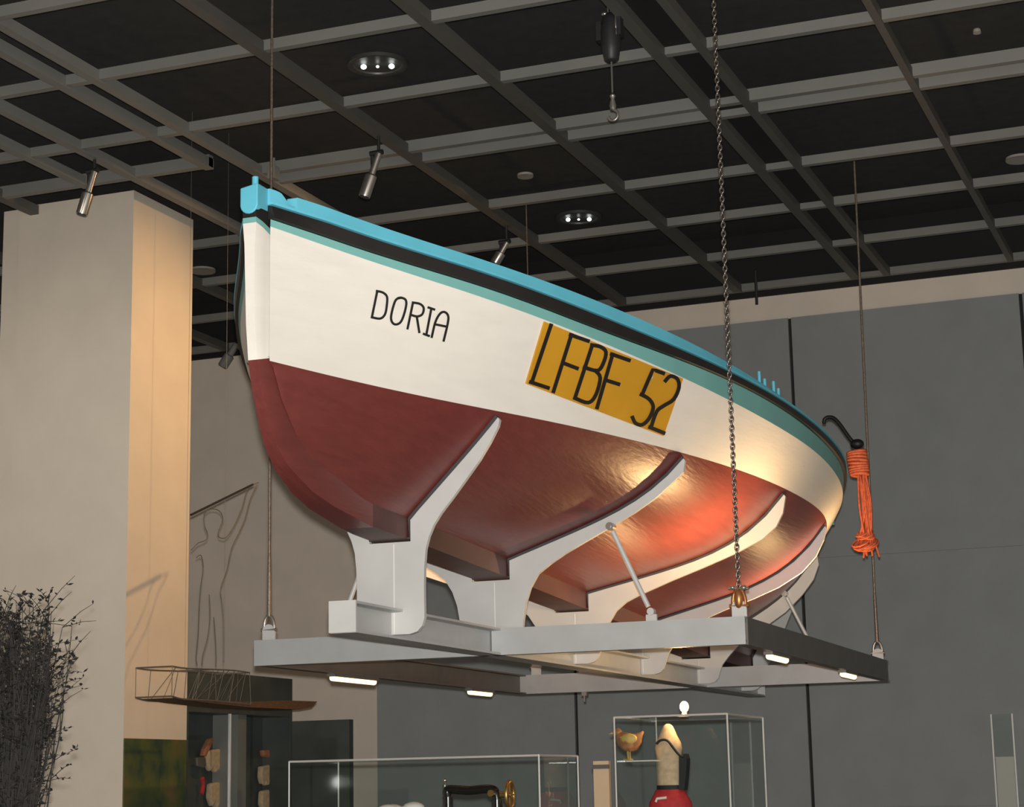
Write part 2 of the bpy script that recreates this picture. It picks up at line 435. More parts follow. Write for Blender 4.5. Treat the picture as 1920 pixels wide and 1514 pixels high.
bar([(U('BT', -.05), Zf('BT', 0)), (U('BT', 0.008), Zf('BT', 0)), (U('BT', 0.008), Zf('BT', .012)), (U('BT', -.002), Zf('BT', .014)),
     (U('RT', -.006), ZN('RT', 0)), (U('RT', -.05), ZN('RT', 0))], 'gunwale', 'rail_blue')
# keel plank
q = MB()
kv = [-3.9] + [v for v in VS if v > -3.89]
vs = []
for v in kv:
    hw = keel_hw(v) + .001; zt = keel_top(v) + .01; zb = keel_top(v) - .105
    if v > 3.5: zb = max(zb, keel_top(3.5) - .105)
    vs += [(-hw, v, zb), (hw, v, zb), (hw, v, zt), (-hw, v, zt)]
fs = [(i * 4 + j, i * 4 + (j + 1) % 4, (i + 1) * 4 + (j + 1) % 4, (i + 1) * 4 + j) for i in range(len(kv) - 1) for j in range(4)]
fs += [(0, 1, 2, 3), tuple(len(vs) - 4 + j for j in (3, 2, 1, 0))]
q.add(vs, fs); q.build('keel', 'keel_dark', boat)
# stem post: outer profile swept, paint by height
OUT = [(-3.9, 2.800), (-4.28, 2.848), (-4.48, 2.892), (-4.68, 2.975), (-4.78, 3.05), (-4.85, 3.135), (-4.918, 3.288), (-4.950, 3.397), (-4.972, 3.55), (-4.980, 3.70), (-4.984, 3.90), (-4.986, 3.992), (-4.987, 4.016), (-4.99, 4.06)]
INN = [(-3.9, 2.917), (-4.22, 2.99), (-4.42, 3.05), (-4.60, 3.12), (-4.68, 3.19), (-4.74, 3.26), (-4.80, 3.36), (-4.82, 3.43), (-4.83, 3.56), (-4.835, 3.70), (-4.84, 3.87), (-4.84, 3.945), (-4.84, 3.975), (-4.84, 4.06)]
HALF = [(.0792, .0792, .0792), (.064, .069, .072), (.050, .058, .062), (.036, .049, .056), (.028, .043, .053)] + [(.021, .040, .050)] * 5 + [(.025, .041, .05)] + [(.032, .042, .05)] * 3
pm = ['hull_red', 'hull_white', 'teal', 'hull_black']
for part, (i0, i1), m in (('stem_foot', (0, 7), 'hull_red'), ('stem_post', (7, 11), 'hull_white'), ('stem_stripe', (11, 12), 'teal'), ('stem_band', (12, 13), 'hull_black')):
    q = MB(); vs = []
    for i in range(i0, i1 + 1):
        ov, oz = OUT[i]; iv, iz = INN[i]
        hf, hm, hb = HALF[i]
        mv, mz = ov * .72 + iv * .28, oz * .72 + iz * .28
        oz -= BZ; iz -= BZ; mz -= BZ
        vs += [(-hf, ov, oz), (hf, ov, oz), (hm, mv, mz), (hb, iv, iz), (-hb, iv, iz), (-hm, mv, mz)]
    n = 6; k = i1 - i0 + 1
    fs = [(i * n + j, i * n + (j + 1) % n, (i + 1) * n + (j + 1) % n, (i + 1) * n + j) for i in range(k - 1) for j in range(n)]
    fs += [tuple(range(n)), tuple((k - 1) * n + j for j in reversed(range(n)))]
    q.add(vs, fs); q.build(part, m, boat, smooth=True, angle=32)
# stem head: blue block with rounded lower edge and a pin on top
q = MB()
prof = [(-.042, 4.150), (.042, 4.165), (.042, 4.072)] + [(.042 * math.cos(a), 4.072 - .04 * math.sin(a)) for a in np.linspace(0.15, math.pi - .15, 9)] + [(-.042, 4.072)]
q.prism([(x, z - BZ) for x, z in prof], 'y', -4.995, -4.865)
o = q.build('stem_head', 'rail_blue', boat)
md = o.modifiers.new('bevel', 'BEVEL'); md.width = .005; md.segments = 2
q = MB(); q.tube([(.010, -4.955, 4.14 - BZ), (.010, -4.955, 4.205 - BZ)], .014, 10); q.build('stem_pin', 'rail_blue', o)
# breasthook closing the bow, fairlead horn
q = MB()
bv = [v for v in VS if v <= -4.55]
vs = []; fs = []
for v in bv:
    z = row_z('RT', v) - .062; u = max(.02, row_u('RT', v) - .02)
    vs += [(-u, v, z), (u, v, z), (u, v, z - .05), (-u, v, z - .05)]
fs = [(i * 4 + j, i * 4 + (j + 1) % 4, (i + 1) * 4 + (j + 1) % 4, (i + 1) * 4 + j) for i in range(len(bv) - 1) for j in range(4)] + [(0, 1, 2, 3), tuple(len(vs) - 4 + j for j in (3, 2, 1, 0))]
q.add(vs, fs); q.build('breasthook', 'rail_blue', boat)
# transom
v = VS[-1]
pts = [bottom_pt(v, i / 8) for i in range(9)] + [side_pt(v, i / 4) for i in range(1, 5)] + [(row_u('BT', v) - .005, row_z('BT', v))]
poly = pts + [(-p[0], p[1]) for p in reversed(pts)]
q = MB(); q.prism(poly, 'y', v - .03, v + .005); q.build('transom', 'hull_white', boat)
# thwarts inside
for v in (-2.6, -.6, 1.4, 3.0):
    q = MB(); u = row_u('RT', v) - .07; z = row_z('RT', v) - .22
    q.box((-u + .02, v - .12, z - .03), (u - .02, v + .12, z)); q.build('thwart', 'rail_blue', boat)
# thole pins in pairs on the port rail and opposite
for (x, y, top_y) in ((1426, 722, 706), (1453, 741, 726)):
    # find the station on the rail seen at this column
    best = min(np.linspace(-2.5, 1.0, 351), key=lambda vv: abs(boat_plane(x, y, vv)[0] - (row_u('RT', vv) - .02)) + 0.5 * abs(boat_plane(x, y, vv)[2] - row_z('RT', vv)))
    for sg in (1, -1):
        for dv in (0.0, 0.075):
            vv = best + dv; u = row_u('RT', vv) - .028; z = row_z('RT', vv)
            q = MB(); q.tube([(sg * u, vv, z - .03), (sg * u, vv, z + .075 - dv * .3)], [.011, .009], 8)
            q.build('thole_pin', 'rail_blue', boat, smooth=True, angle=40)

# ------- lettering and registration board, laid on the planking
def hull_hit(x, y):
    """boat-local point of the port topside seen at a pixel, by solving for station and girth"""
    v, t = -3.0, .5
    def err(v, t):
        u, z = side_pt(v, t); P = boat_plane(x, y, v); return np.array([P[0] - u, P[2] - z])
    v = min(np.linspace(-4.8, .8, 57), key=lambda vv: abs(boat_plane(x, y, vv)[0] - side_pt(vv, .6)[0]))
    for _ in range(30):
        e = err(v, t); h = 1e-4
        J = np.stack([(err(v + h, t) - e) / h, (err(v, t + h) - e) / h], 1)
        s = np.linalg.solve(J, -e); s = np.clip(s, -.3, .3); v += s[0]; t += s[1]
        v = min(max(v, -4.89), 3)
    u, z = side_pt(v, t)
    h = 1e-3
    a = np.array([side_pt(v + h, t)[0] - u, h, side_pt(v + h, t)[1] - z]); b = np.array([side_pt(v, t + h)[0] - u, 0, side_pt(v, t + h)[1] - z])
    n = np.cross(a, b); n /= np.linalg.norm(n)
    if n[0] < 0: n = -n
    return np.array([u, v, z]), n
Z0 = lambda p: (660 + p[0] * .34375, 520 + p[1] * .34375)
def catmull(pts, k=5):
    P = [np.array(p, float) for p in pts]; out = []
    for i in range(len(P) - 1):
        p0 = P[max(i - 1, 0)]; p1 = P[i]; p2 = P[i + 1]; p3 = P[min(i + 2, len(P) - 1)]
        for j in range(k):
            t = j / k
            out.append(.5 * ((2 * p1) + (-p0 + p2) * t + (2 * p0 - 5 * p1 + 4 * p2 - p3) * t * t + (-p0 + 3 * p1 - 3 * p2 + p3) * t ** 3))
    out.append(P[-1]); return out
def stroke(q, pts, wpx, lift, curved):
    pts = catmull(pts, 4) if curved else [np.array(a) + (np.array(b) - np.array(a)) * t for a, b in zip(pts[:-1], pts[1:]) for t in (0, .25, .5, .75)] + [np.array(pts[-1])]
    L = []; 
    for i, p in enumerate(pts):
        d = np.array(pts[min(i + 1, len(pts) - 1)]) - np.array(pts[max(i - 1, 0)]); d = d / (np.linalg.norm(d) + 1e-9)
        n = np.array([-d[1], d[0]]) * wpx / 2
        e = d * (wpx / 2) * (-1 if i == 0 else (1 if i == len(pts) - 1 else 0)) * .8
        for s in (1, -1):
            P, N = hull_hit(*Z0(np.array(p) + n * s + e)); L.append(P + N * lift)
    q.add(L, [(2 * i, 2 * i + 1, 2 * i + 3, 2 * i + 2) for i in range(len(pts) - 1)])
GL = {
 'D': [([(135, 75), (105, 220)], 0), ([(132, 76), (165, 84), (188, 108), (186, 160), (176, 204), (150, 226), (105, 219)], 1)],
 'O': [([(265, 112), (238, 122), (222, 160), (210, 215), (216, 246), (236, 258), (262, 245), (280, 205), (293, 150), (288, 122), (265, 112), (250, 114)], 1)],
 'R': [([(330, 137), (300, 280)], 0), ([(328, 138), (368, 146), (388, 168), (380, 202), (352, 214), (318, 205)], 1), ([(350, 213), (364, 300)], 0)],
 'I': [([(430, 170), (402, 315)], 0), ([(414, 165), (446, 176)], 0), ([(388, 309), (417, 320)], 0)],
 'A': [([(432, 326), (452, 244), (478, 198), (503, 190), (522, 212), (518, 258), (497, 346)], 1), ([(447, 256), (516, 270)], 0)],
}
name_o = tag(empty('boat_name', (0, 0, 0)), 'black block letters DORIA'); name_o.parent = boat
for ch, ss in GL.items():
    q = MB()
    for p, c in ss: stroke(q, p, 13, .0045, c)
    q.build('letter', 'letter_black', name_o)
# board: follows the planking, slightly proud
def patch(c00, c10, c11, c01, nu, nv, lift):
    L = []
    for i in range(nu + 1):
        for j in range(nv + 1):
            a, b = i / nu, j / nv
            p = (np.array(c00) * (1 - a) + np.array(c10) * a) * (1 - b) + (np.array(c01) * (1 - a) + np.array(c11) * a) * b
            P, N = hull_hit(*p); L.append(P + N * lift)
    return L
q = MB(); nu, nv = 16, 6
C = [(1019, 602.5), (1278.7, 709.5), (1242, 817), (984.5, 719)]
La = patch(C[0], C[1], C[2], C[3], nu, nv, .009); Lb = patch(C[0], C[1], C[2], C[3], nu, nv, -.01)
n = nv + 1
fs = [(i * n + j, (i + 1) * n + j, (i + 1) * n + j + 1, i * n + j + 1) for i in range(nu) for j in range(nv)]
k = len(La)
edge = [(i * n, (i + 1) * n) for i in range(nu)] + [(i * n + nv, (i + 1) * n + nv) for i in range(nu)] + [(j, j + 1) for j in range(nv)] + [(nu * n + j, nu * n + j + 1) for j in range(nv)]
q.add(La + Lb, fs + [tuple(x + k for x in reversed(f)) for f in fs] + [(a, b, b + k, a + k) for a, b in edge])
board = q.build('registration_board', 'yellow_board', boat, smooth=True, angle=40)
board['label'] = 'ochre yellow board lettered LFBF 52'
NUM = [
 [([(1077, 258), (972, 570)], 0), ([(965, 568), (1062, 600)], 0)],
 [([(1188, 310), (1090, 620)], 0), ([(1182, 311), (1280, 345)], 0), ([(1142, 464), (1220, 494)], 0)],
 [([(1302, 366), (1207, 656)], 0), ([(1298, 367), (1345, 376), (1376, 405), (1362, 465), (1330, 506), (1258, 488)], 1), ([(1318, 506), (1345, 545), (1322, 636), (1280, 680), (1206, 655)], 1)],
 [([(1413, 416), (1328, 708)], 0), ([(1406, 416), (1503, 450)], 0), ([(1376, 558), (1446, 580)], 0)],
 [([(1690, 521), (1632, 500), (1572, 640)], 0), ([(1568, 636), (1612, 662), (1634, 705), (1612, 765), (1575, 800), (1538, 792), (1521, 760)], 1)],
 [([(1700, 562), (1728, 536), (1765, 552), (1774, 598), (1745, 662), (1690, 698), (1652, 730), (1622, 815)], 1), ([(1615, 814), (1692, 845)], 0)],
]
for ss in NUM:
    q = MB()
    for p, c in ss: stroke(q, p, 21, .0125, c)
    q.build('character', 'letter_black', board)

# ------------------------------------------------------------------ cradle
cradle = tag(empty('steel_cradle', (BOAT_C[0], BOAT_C[1], 2.30), BYAW),
             'pale grey steel cradle with shaped ribs carrying the hull', 'cradle')
DZ = BZ - 2.30     # boat-local z to cradle-local z
CH = 0.145
def cpart(name, q, m, smooth=False, angle=None): return q.build(name, m, cradle, smooth=smooth, angle=angle)
# centre I-beam
q = MB(); hw = .066
I = [(-hw, 0), (hw, 0), (hw, .012), (.006, .014), (.006, CH - .014), (hw, CH - .012), (hw, CH), (-hw, CH), (-hw, CH - .012), (-.006, CH - .014), (-.006, .014), (-hw, .012)]
q.prism(I, 'y', -4.06, 4.06); cb = cpart('centre_beam', q, 'steel_paint')
for v in (-4.072, 4.06):
    q = MB(); q.box((-hw - .002, v, .002), (hw + .002, v + .012, CH + .002)); q.build('end_plate', 'plate_paint', cb)
# transverse channels, in two halves butted on the centre beam
FW = .06
U0, U1 = -1.44, 1.425
def channel_x(v, u0, u1, open_dir):
    """web on the bow side; flanges run aft"""
    q = MB(); t = .01
    prof = [(v, 0), (v + FW, 0), (v + FW, t), (v + t, t), (v + t, CH - t), (v + FW, CH - t), (v + FW, CH), (v, CH)]
    q.prism(prof, 'x', u0, u1); return q
VF, VA = -2.205, 2.16
for v in (VF, VA):
    for a, b in ((U0, -.012), (.012, U1)):
        cpart('cross_channel', channel_x(v, a, b, 1), 'steel_paint')
# side rails: channels with web outboard
for sg, uu in ((1, U1), (-1, U0)):
    q = MB(); t = .01; s = -sg
    prof = [(uu, 0), (uu + s * FW, 0), (uu + s * FW, t), (uu + s * t, t), (uu + s * t, CH - t), (uu + s * FW, CH - t), (uu + s * FW, CH), (uu, CH)]
    q.prism(prof, 'y', VF + FW + .001, VA - .001); cpart('side_rail', q, 'rail_dark')
# shaped ribs
def rib(v, lower, name='rib', tipU=1.0):
    th = .026
    hullside = [bottom_pt(v, U) for U in np.linspace(0, tipU, 12)]
    off = .014
    up = [(p[0] + (off if i == 0 else off * .75), p[1] - off * .8) for i, p in enumerate(hullside)]
    zk = keel_top(v) - .105 - .012
    hwk = keel_hw(v) + .012
    half = [(0, zk), (hwk, zk), (hwk, up[0][1])] + [(max(hwk + .001, p[0]), p[1]) for p in up]
    tip = half[-1]
    low = [(a, z - BZ) for a, z in lower]
    half += [(tip[0] + .008, tip[1] - .012)] + low
    poly = [(x, z + DZ) for x, z in half] + [(-x, z + DZ) for x, z in reversed(half[1:-1])]
    q = MB(); q.prism(poly, 'y', v - th / 2, v + th / 2)
    me = cpart(name, q, 'plate_paint')
    # dark rubber strip between rib and hull
    q = MB(); w2 = .022
    path = [(-0, zk + .011)] + [(hwk - .001, zk + .011), (hwk - .001, half[2][1])] + half[3:3 + len(up)]
    for sg in (1, -1):
        vs = []
        for i, (x, z) in enumerate(path):
            if i < 3: a, b = (x, z), (x - .008 if i == 2 else x, z + (.008 if i < 2 else 0))
            else: a, b = (x, z), (x - off * .6, z + off * .75)
            for (xx, zz), dv in ((a, -w2), (a, w2), (b, w2), (b, -w2)): vs.append((sg * xx, v + dv, zz + DZ))
        n = 4
        q.add(vs, [(i * n + j, i * n + (j + 1) % n, (i + 1) * n + (j + 1) % n, (i + 1) * n + j) for i in range(len(path) - 1) for j in range(n)] + [(0, 1, 2, 3), tuple(len(vs) - 4 + j for j in (3, 2, 1, 0))])
    q.build('rubber_pad', 'rubber', me)
    # weld seam on the centre line
    q = MB(); q.box((.019, v - th / 2 - .002, .03), (.022, v - th / 2 + .001, zk + DZ - .01)); q.build('weld_seam', 'white_cloth', me)
    return me
ARC = [(.178, 2.40), (.165, 2.362), (.14, 2.336), (.10, 2.325), (0, 2.325)]
rib(-3.518, [(.574, 3.302), (.53, 3.225), (.472, 3.14), (.40, 3.052), (.33, 2.968), (.27, 2.90), (.231, 2.845), (.205, 2.79), (.188, 2.731), (.180, 2.65), (.177, 2.551)] + ARC, tipU=.965)
rib(-2.155, [(1.115, 3.235), (1.05, 3.18), (.954, 3.104), (.83, 3.03), (.694, 2.962), (.56, 2.897), (.431, 2.833), (.35, 2.785), (.275, 2.732), (.23, 2.66), (.203, 2.583), (.185, 2.48)] + ARC, tipU=.985)
rib(-.777, [(1.345, 3.17), (1.30, 3.09), (1.213, 3.02), (1.05, 2.945), (.845, 2.87), (.64, 2.80), (.438, 2.725), (.35, 2.685), (.285, 2.635), (.235, 2.56), (.195, 2.47)] + ARC, tipU=.985)
rib(.66, [(1.30, 3.17), (1.24, 3.06), (1.14, 2.96), (.98, 2.87), (.80, 2.80), (.60, 2.735), (.42, 2.665), (.33, 2.61), (.26, 2.55), (.2, 2.46)] + ARC, tipU=.985)
rib(2.13, [(.965, 3.17), (.92, 3.06), (.83, 2.95), (.70, 2.83), (.56, 2.74), (.42, 2.66), (.33, 2.60), (.26, 2.53), (.2, 2.46)] + ARC, tipU=.985)
rib(3.5, [(.52, 3.17), (.49, 3.06), (.44, 2.93), (.38, 2.80), (.31, 2.68), (.26, 2.58), (.21, 2.48)] + ARC, tipU=.985)
# slanted struts from ribs to cross channels
for v0, vr in ((-2.19, -2.155), (2.15, 2.13)):
    for sg in (1, -1):
        q = MB(); dv = -.045
        a = np.array([sg * .707, vr + dv, 2.962 - 2.3]); b = np.array([sg * .915, v0 - .0 + .01, CH + .04])
        q.tube([a + (b - a) * .06, b - (b - a) * .08], .014, 12)
        s_o = cpart('strut', q, 'plate_paint', smooth=True, angle=40)
        q = MB()
        q.tube([a + [0, -.02, 0], a + [0, .04, 0]], .022, 14); q.tube([a + [0, -.026, 0], a + [0, -.018, 0]], .010, 10)
        q.build('strut_bolt', 'galv', s_o)
        q = MB(); q.box((b[0] - .03, b[1] - .008, CH), (b[0] + .03, b[1] + .012, CH + .035)); q.tube([b + [0, -.022, .01], b + [0, .022, .01]], .02, 12)
        q.build('strut_foot', 'plate_paint', s_o)
# lifting lugs at the four corners
LUG = {}
for nm, (u, v) in dict(bs=(-1.36, VF + .03), bp=(1.392, VF + .03), ss=(-1.30, VA + .02), sp=(1.355, VA + .02)).items():
    q = MB(); q.box((u - .04, v - .006, CH), (u + .04, v + .006, CH + .05)); q.tube([(u, v - .01, CH + .05), (u, v + .01, CH + .05)], .04, 14)
    cpart('lifting_lug', q, 'plate_paint')
    P = BOAT_C + BPX * u + BAX * v; LUG[nm] = np.array([P[0], P[1], 2.30 + CH + .06])
# small bracket under the stern channel
q = MB(); q.box((-.93, VA + .005, -.03), (-.89, VA + .05, .0)); q.box((-.915, VA + .01, -.075), (-.905, VA + .04, -.03)); cpart('hanging_bracket', q, 'galv')

# strip lamps under the side rails
def strip(sg, v, ln, label):
    u = (U1 if sg > 0 else U0) - sg * .030
    P = BOAT_C + BPX * u + BAX * v + np.array([0, 0, 2.30 - .022])
    e = tag(empty('strip_lamp', P, BYAW), label, 'lamp', 'strip lamps on the cradle side rails')
    q = MB(); q.box((-.026, -ln / 2 - .02, .004), (.026, ln / 2 + .02, .022)); q.build('housing', 'rail_dark', e)
    q = MB(); q.tube([(0, -ln / 2, -.004), (0, ln / 2, -.004)], .019, 10); q.build('tube', 'lamp_warm', e, smooth=True, angle=60)
    return e
def rail_v(x, y, u):
    d = ray(x, y); P0 = BOAT_C + BPX * u - CAMPOS
    return to_boat(d * ((P0 @ BPX) / (d @ BPX)) + CAMPOS)[1]
for sg, x, y, ln, lb in ((1, 1457, 1215, .42, 'glowing strip lamp on the near half of the right cradle rail'), (1, 1590, 1250, .40, 'glowing strip lamp near the far right corner of the cradle'),
                         (-1, 663, 1248, .62, 'glowing strip lamp on the left cradle rail nearest the bow'), (-1, 900, 1279, .42, 'glowing strip lamp on the left cradle rail furthest from the bow')):
    v = rail_v(x, y, U1 - .03 if sg > 0 else U0 + .03)
    v = min(max(v, VF + .35), VA - .3)
    strip(sg, v, ln, lb)
    # the lamp's own throw, up and inboard towards the hull
    P = BOAT_C + BPX * ((U1 if sg > 0 else U0) - sg * .10) + BAX * v + np.array([0, 0, 2.50])
    T = BOAT_C + BPX * (.75 * sg) + BAX * v + np.array([0, 0, 3.2])
    lamp('strip_lamp_light', 'AREA', tuple(P), 21 if sg > 0 else 14, WARM, tuple(T), shape='RECTANGLE', size=.05, size_y=.35, spread=math.radians(140))

# ------------------------------------------------------------------ suspension
def shackle(q, P, s=1.0):
    pts = [P + np.array([.026 * s * math.cos(a), 0, .02 * s + .055 * s * math.sin(a)]) for a in np.linspace(-.2, math.pi + .2, 13)]
    q.tube(pts, .008 * s, 8)
    q.tube([P + np.array([-.04 * s, 0, .01]), P + np.array([.04 * s, 0, .01])], .009 * s, 8)
def cable(key, top, label, r=.0085):
    b = LUG[key]
    e = tag(empty('suspension_cable', b), label, 'cable', 'cables carrying the cradle')
    q = MB(); P0 = np.array([0, 0, .075]); P1 = np.array(top) - b
    q.tube([P0, P0 + np.array([0, 0, .35])], [r * 1.7, r * 1.2], 8); q.tube([P0 + np.array([0, 0, .34]), P1], r, 8)
    q.build('wire', 'wire_rope', e, smooth=True, angle=50)
    q = MB(); shackle(q, np.array([0, 0, -.012]), 1.25); q.build('shackle', 'galv', e, smooth=True, angle=50)
cable('bs', (LUG['bs'][0] - .0, LUG['bs'][1], CEIL + .6), 'thin steel cable rising past the bow at the front left cradle corner')
cable('sp', (LUG['sp'][0] + .03, LUG['sp'][1], CEIL + .06), 'thin steel cable from the far right cradle corner beside the orange rope')
cable('ss', (LUG['ss'][0], LUG['ss'][1], CEIL + .06), 'thin steel cable rising behind the boat to the ceiling grid', .006)
b = LUG['bp']
e = tag(empty('suspension_chain', b), 'dark linked chain crossing in front of the white hull, hung from the ceiling', 'chain')
q = MB(); pitch = .0245; nl = int((CEIL + .55 - b[2] - .09) / pitch)
for i in range(nl):
    c = np.array([0, 0, .085 + i * pitch]); ax = np.array([1, 0, 0]) if i % 2 else np.array([0, 1, 0])
    pts = []
    for k in range(10):
        a = 2 * math.pi * k / 10
        pts.append(c + ax * .0105 * math.cos(a) + np.array([0, 0, .0185 * math.sin(a)]))
    q.tube(pts, .0045, 5, closed=True)
o = q.build('chain_links', 'chain', e, smooth=True); o['kind'] = 'stuff'
q = MB(); shackle(q, np.array([0, 0, -.012]), 1.3); q.build('shackle', 'brass', e, smooth=True, angle=50)
q = MB(); q.ico((0, -.012, .035), .026, .02, .052); q.build('thimble', 'brass', e, smooth=True)
q = MB(); q.tube([(-.055, 0, .092), (.055, 0, .086)], .009, 8); q.ico((-.03, -.01, .094), .014, .014, .012); q.ico((.03, -.01, .09), .016, .016, .014); q.build('clamp', 'galv', e, smooth=True, angle=50)

# chain hoist hanging from the ceiling grid
HY = 10.6
hb = on_y(1150, 228, HY); ht = on_y(1148, 20, HY)
e = tag(empty('chain_hoist', (hb[0], HY, hb[2])), 'dark chain hoist with a silver hook hanging in front of the ceiling grid', 'hoist')
def hz(y): return on_y(1148, y, HY)[2] - hb[2]
q = MB(); q.lathe([(.03, hz(116)), (.045, hz(112)), (.06, hz(85)), (.064, hz(60)), (.05, hz(38)), (.042, hz(30)), (.02, hz(24))], (0, 0, 0), 16); q.build('motor_body', 'fixture_dark', e, smooth=True, angle=50)
for bx in (((-.085, -.03, hz(75)), (-.05, .03, hz(40))), ((.04, -.03, hz(70)), (.075, .03, hz(32)))):
    q = MB(); q.box(*bx); q.build('side_housing', 'fixture_dark', e)
q = MB(); q.ico((-.03, -.02, hz(26)), .02, .015, .014); q.tube([(.045, -.035, hz(30)), (.045, -.035, hz(70))], .006, 8); q.build('bright_fitting', 'chrome', e, smooth=True)
q = MB(); q.tube([(-.012, 0, hz(24)), (-.03, 0, CEIL + .5 - hb[2])], .005, 6); q.tube([(.006, 0, hz(24)), (.02, 0, CEIL + .5 - hb[2])], .005, 6); q.build('hanging_wire', 'galv', e)
q = MB(); q.tube([(0, 0, hz(116)), (0, 0, hz(174))], .006, 6); q.build('load_chain', 'galv', e)
q = MB(); q.lathe([(.008, hz(176)), (.018, hz(180)), (.012, hz(186)), (.022, hz(198)), (.018, hz(206))][::-1], (0, 0, 0), 10)
q.tube([(.0 + .03 * math.sin(a), 0, hz(216) + .035 * math.cos(a)) for a in np.linspace(0, 4.6, 14)], .009, 8); q.build('hook', 'galv', e, smooth=True, angle=50)

# ------------------------------------------------------------------ stern quarter: iron hook and orange rope hank
sv = 1.35
def bp(x, y, v): return boat_plane(x, y, v)
hk = empty('grapnel_hook', BOAT_C + BPX * (row_u('RT', sv) - .03) + BAX * sv + np.array([0, 0, BZ + row_z('RT', sv)]), BYAW)
tag(hk, 'curved black iron hook over the far end of the boat rail', 'hook')
base = np.array([row_u('RT', sv) - .03, sv, row_z('RT', sv)])
pts = [bp(x, y, sv) for x, y in ((1545, 794), (1546, 787), (1552, 783), (1562, 784), (1572, 793), (1583, 808), (1593, 822), (1602, 832))]
q = MB(); q.tube([p - base for p in catmull(pts, 4)], .014, 8); q.build('shank', 'iron', hk, smooth=True, angle=50)
q = MB(); p = bp(1607, 833, sv) - base; q.ico(p, .05, .04, .036); q.build('knob', 'iron', hk, smooth=True)
rp_t = bp(1606, 842, sv); rp_b = bp(1635, 1048, sv)
Wt = BOAT_C + BPX * rp_b[0] + BAX * sv + np.array([0, 0, rp_b[2] + BZ])
rk = tag(empty('rope_hank', Wt, BYAW), 'bundle of frayed orange rope hanging at the far end of the boat', 'rope')
# knotted head: windings; middle: straight strands; foot: loops and frayed ends
def rl(x, y, dv=0): return bp(x, y, sv) + np.array([0, dv, 0]) - rp_b
q = MB()
for i in range(9):
    t = i / 8; c = rl(1606 + 6 * t, 848 + 42 * t); rr = .066 - .012 * abs(t - .4)
    q.tube([c + np.array([rr * math.cos(a), rr * .7 * math.sin(a), .006 * math.cos(a + i)]) for a in np.linspace(0, 2 * math.pi, 13)[:-1]], .013, 6, closed=True)
q.ico(rl(1608, 868), .055, .04, .075)
q.build('winding', 'rope_orange', rk, smooth=True)
q = MB()
for i in range(22):
    a = rng.uniform(0, 6.28); r0 = rng.uniform(.0, .035); r1 = rng.uniform(.01, .055)
    c0 = rl(1613, 885) ; c1 = rl(1621 + rng.uniform(-6, 8), 950); c2 = rl(1627 + rng.uniform(-16, 12), 1030 + rng.uniform(-18, 16))
    q.tube(catmull([c0 + [r0 * math.cos(a), r0 * math.sin(a), 0], c1 + [r0 * .9 * math.cos(a), r0 * math.sin(a), 0], c2 + [r1 * math.cos(a), r1 * math.sin(a), 0]], 4), .0075, 5)
o = q.build('strand', 'rope_orange', rk, smooth=True); o['kind'] = 'stuff'
q = MB()
for i in range(12):
    c = rl(1622 + rng.uniform(-8, 8), 1012 + rng.uniform(-12, 18)); rr = rng.uniform(.04, .075); tl = rng.uniform(-.6, .6)
    q.tube([c + np.array([rr * math.cos(a), rr * .7 * math.sin(a), rr * .6 * math.sin(a + tl)]) for a in np.linspace(0, 2 * math.pi, 13)[:-1]], .007, 5, closed=True)
o = q.build('loop', 'rope_orange', rk, smooth=True); o['kind'] = 'stuff'

# ------------------------------------------------------------------ ceiling fittings
def spot(xt, yt, xb, yb, label, dy=-.02, rw=.043, rn=.024, m='chrome', Y=None):
    T = on_z(xt, yt, CEIL - .05)
    xb_ = min((bx + wd / 2 for bx, wd, _m in B_X), key=lambda c: abs(c - T[0])); T = on_x(xt, yt, xb_)
    if Y: T = on_y(xt, yt, Y)
    B = on_y(xb, yb, T[1] + dy)
    e = tag(empty('track_spotlight', T), label, 'spotlight', 'track spotlights on the ceiling grid')
    d = B - T; L = np.linalg.norm(d)
    q = MB(); q.tube([(0, 0, 0), d * .48], rn, 14); q.build('slim_body', m, e, smooth=True, angle=45)
    q = MB(); q.tube([d * .48, d * .52, d * .97, d], [rn * 1.1, rw, rw, rw * .96], 18); hd = q.build('lamp_head', m, e, smooth=True, angle=45)
    q = MB(); u = d / L; q.tube([d + u * .001, d + u * .006], rw * .8, 16); q.build('lens', 'fixture_dark', hd)
    q = MB(); k = np.array([-.055, .02, 0]); q.tube([k + d * .02 + [0, 0, .03], k + d * .02 + [0, 0, -.11]], .016, 8); q.tube([(-.07, .01, .01), (.03, 0, .01)], .02, 8); q.tube([(0, 0, 0), (0, 0, CEIL - .01 - T[2])], .012, 8)
    q.build('bracket', 'fixture_dark', e)
    return e
spot(177, 322, 153, 402, 'pinkish silver track spotlight in front of the beige column')
spot(710, 288, 683, 369, 'silver track spotlight above the bow half of the blue rail')
spot(950, 455, 928, 494, 'silver track spotlight half hidden behind the blue rail')
spot(444, 645, 417, 688, 'dim track spotlight between the column and the stem', rw=.055, rn=.035, m='beam_grey', Y=17.5)
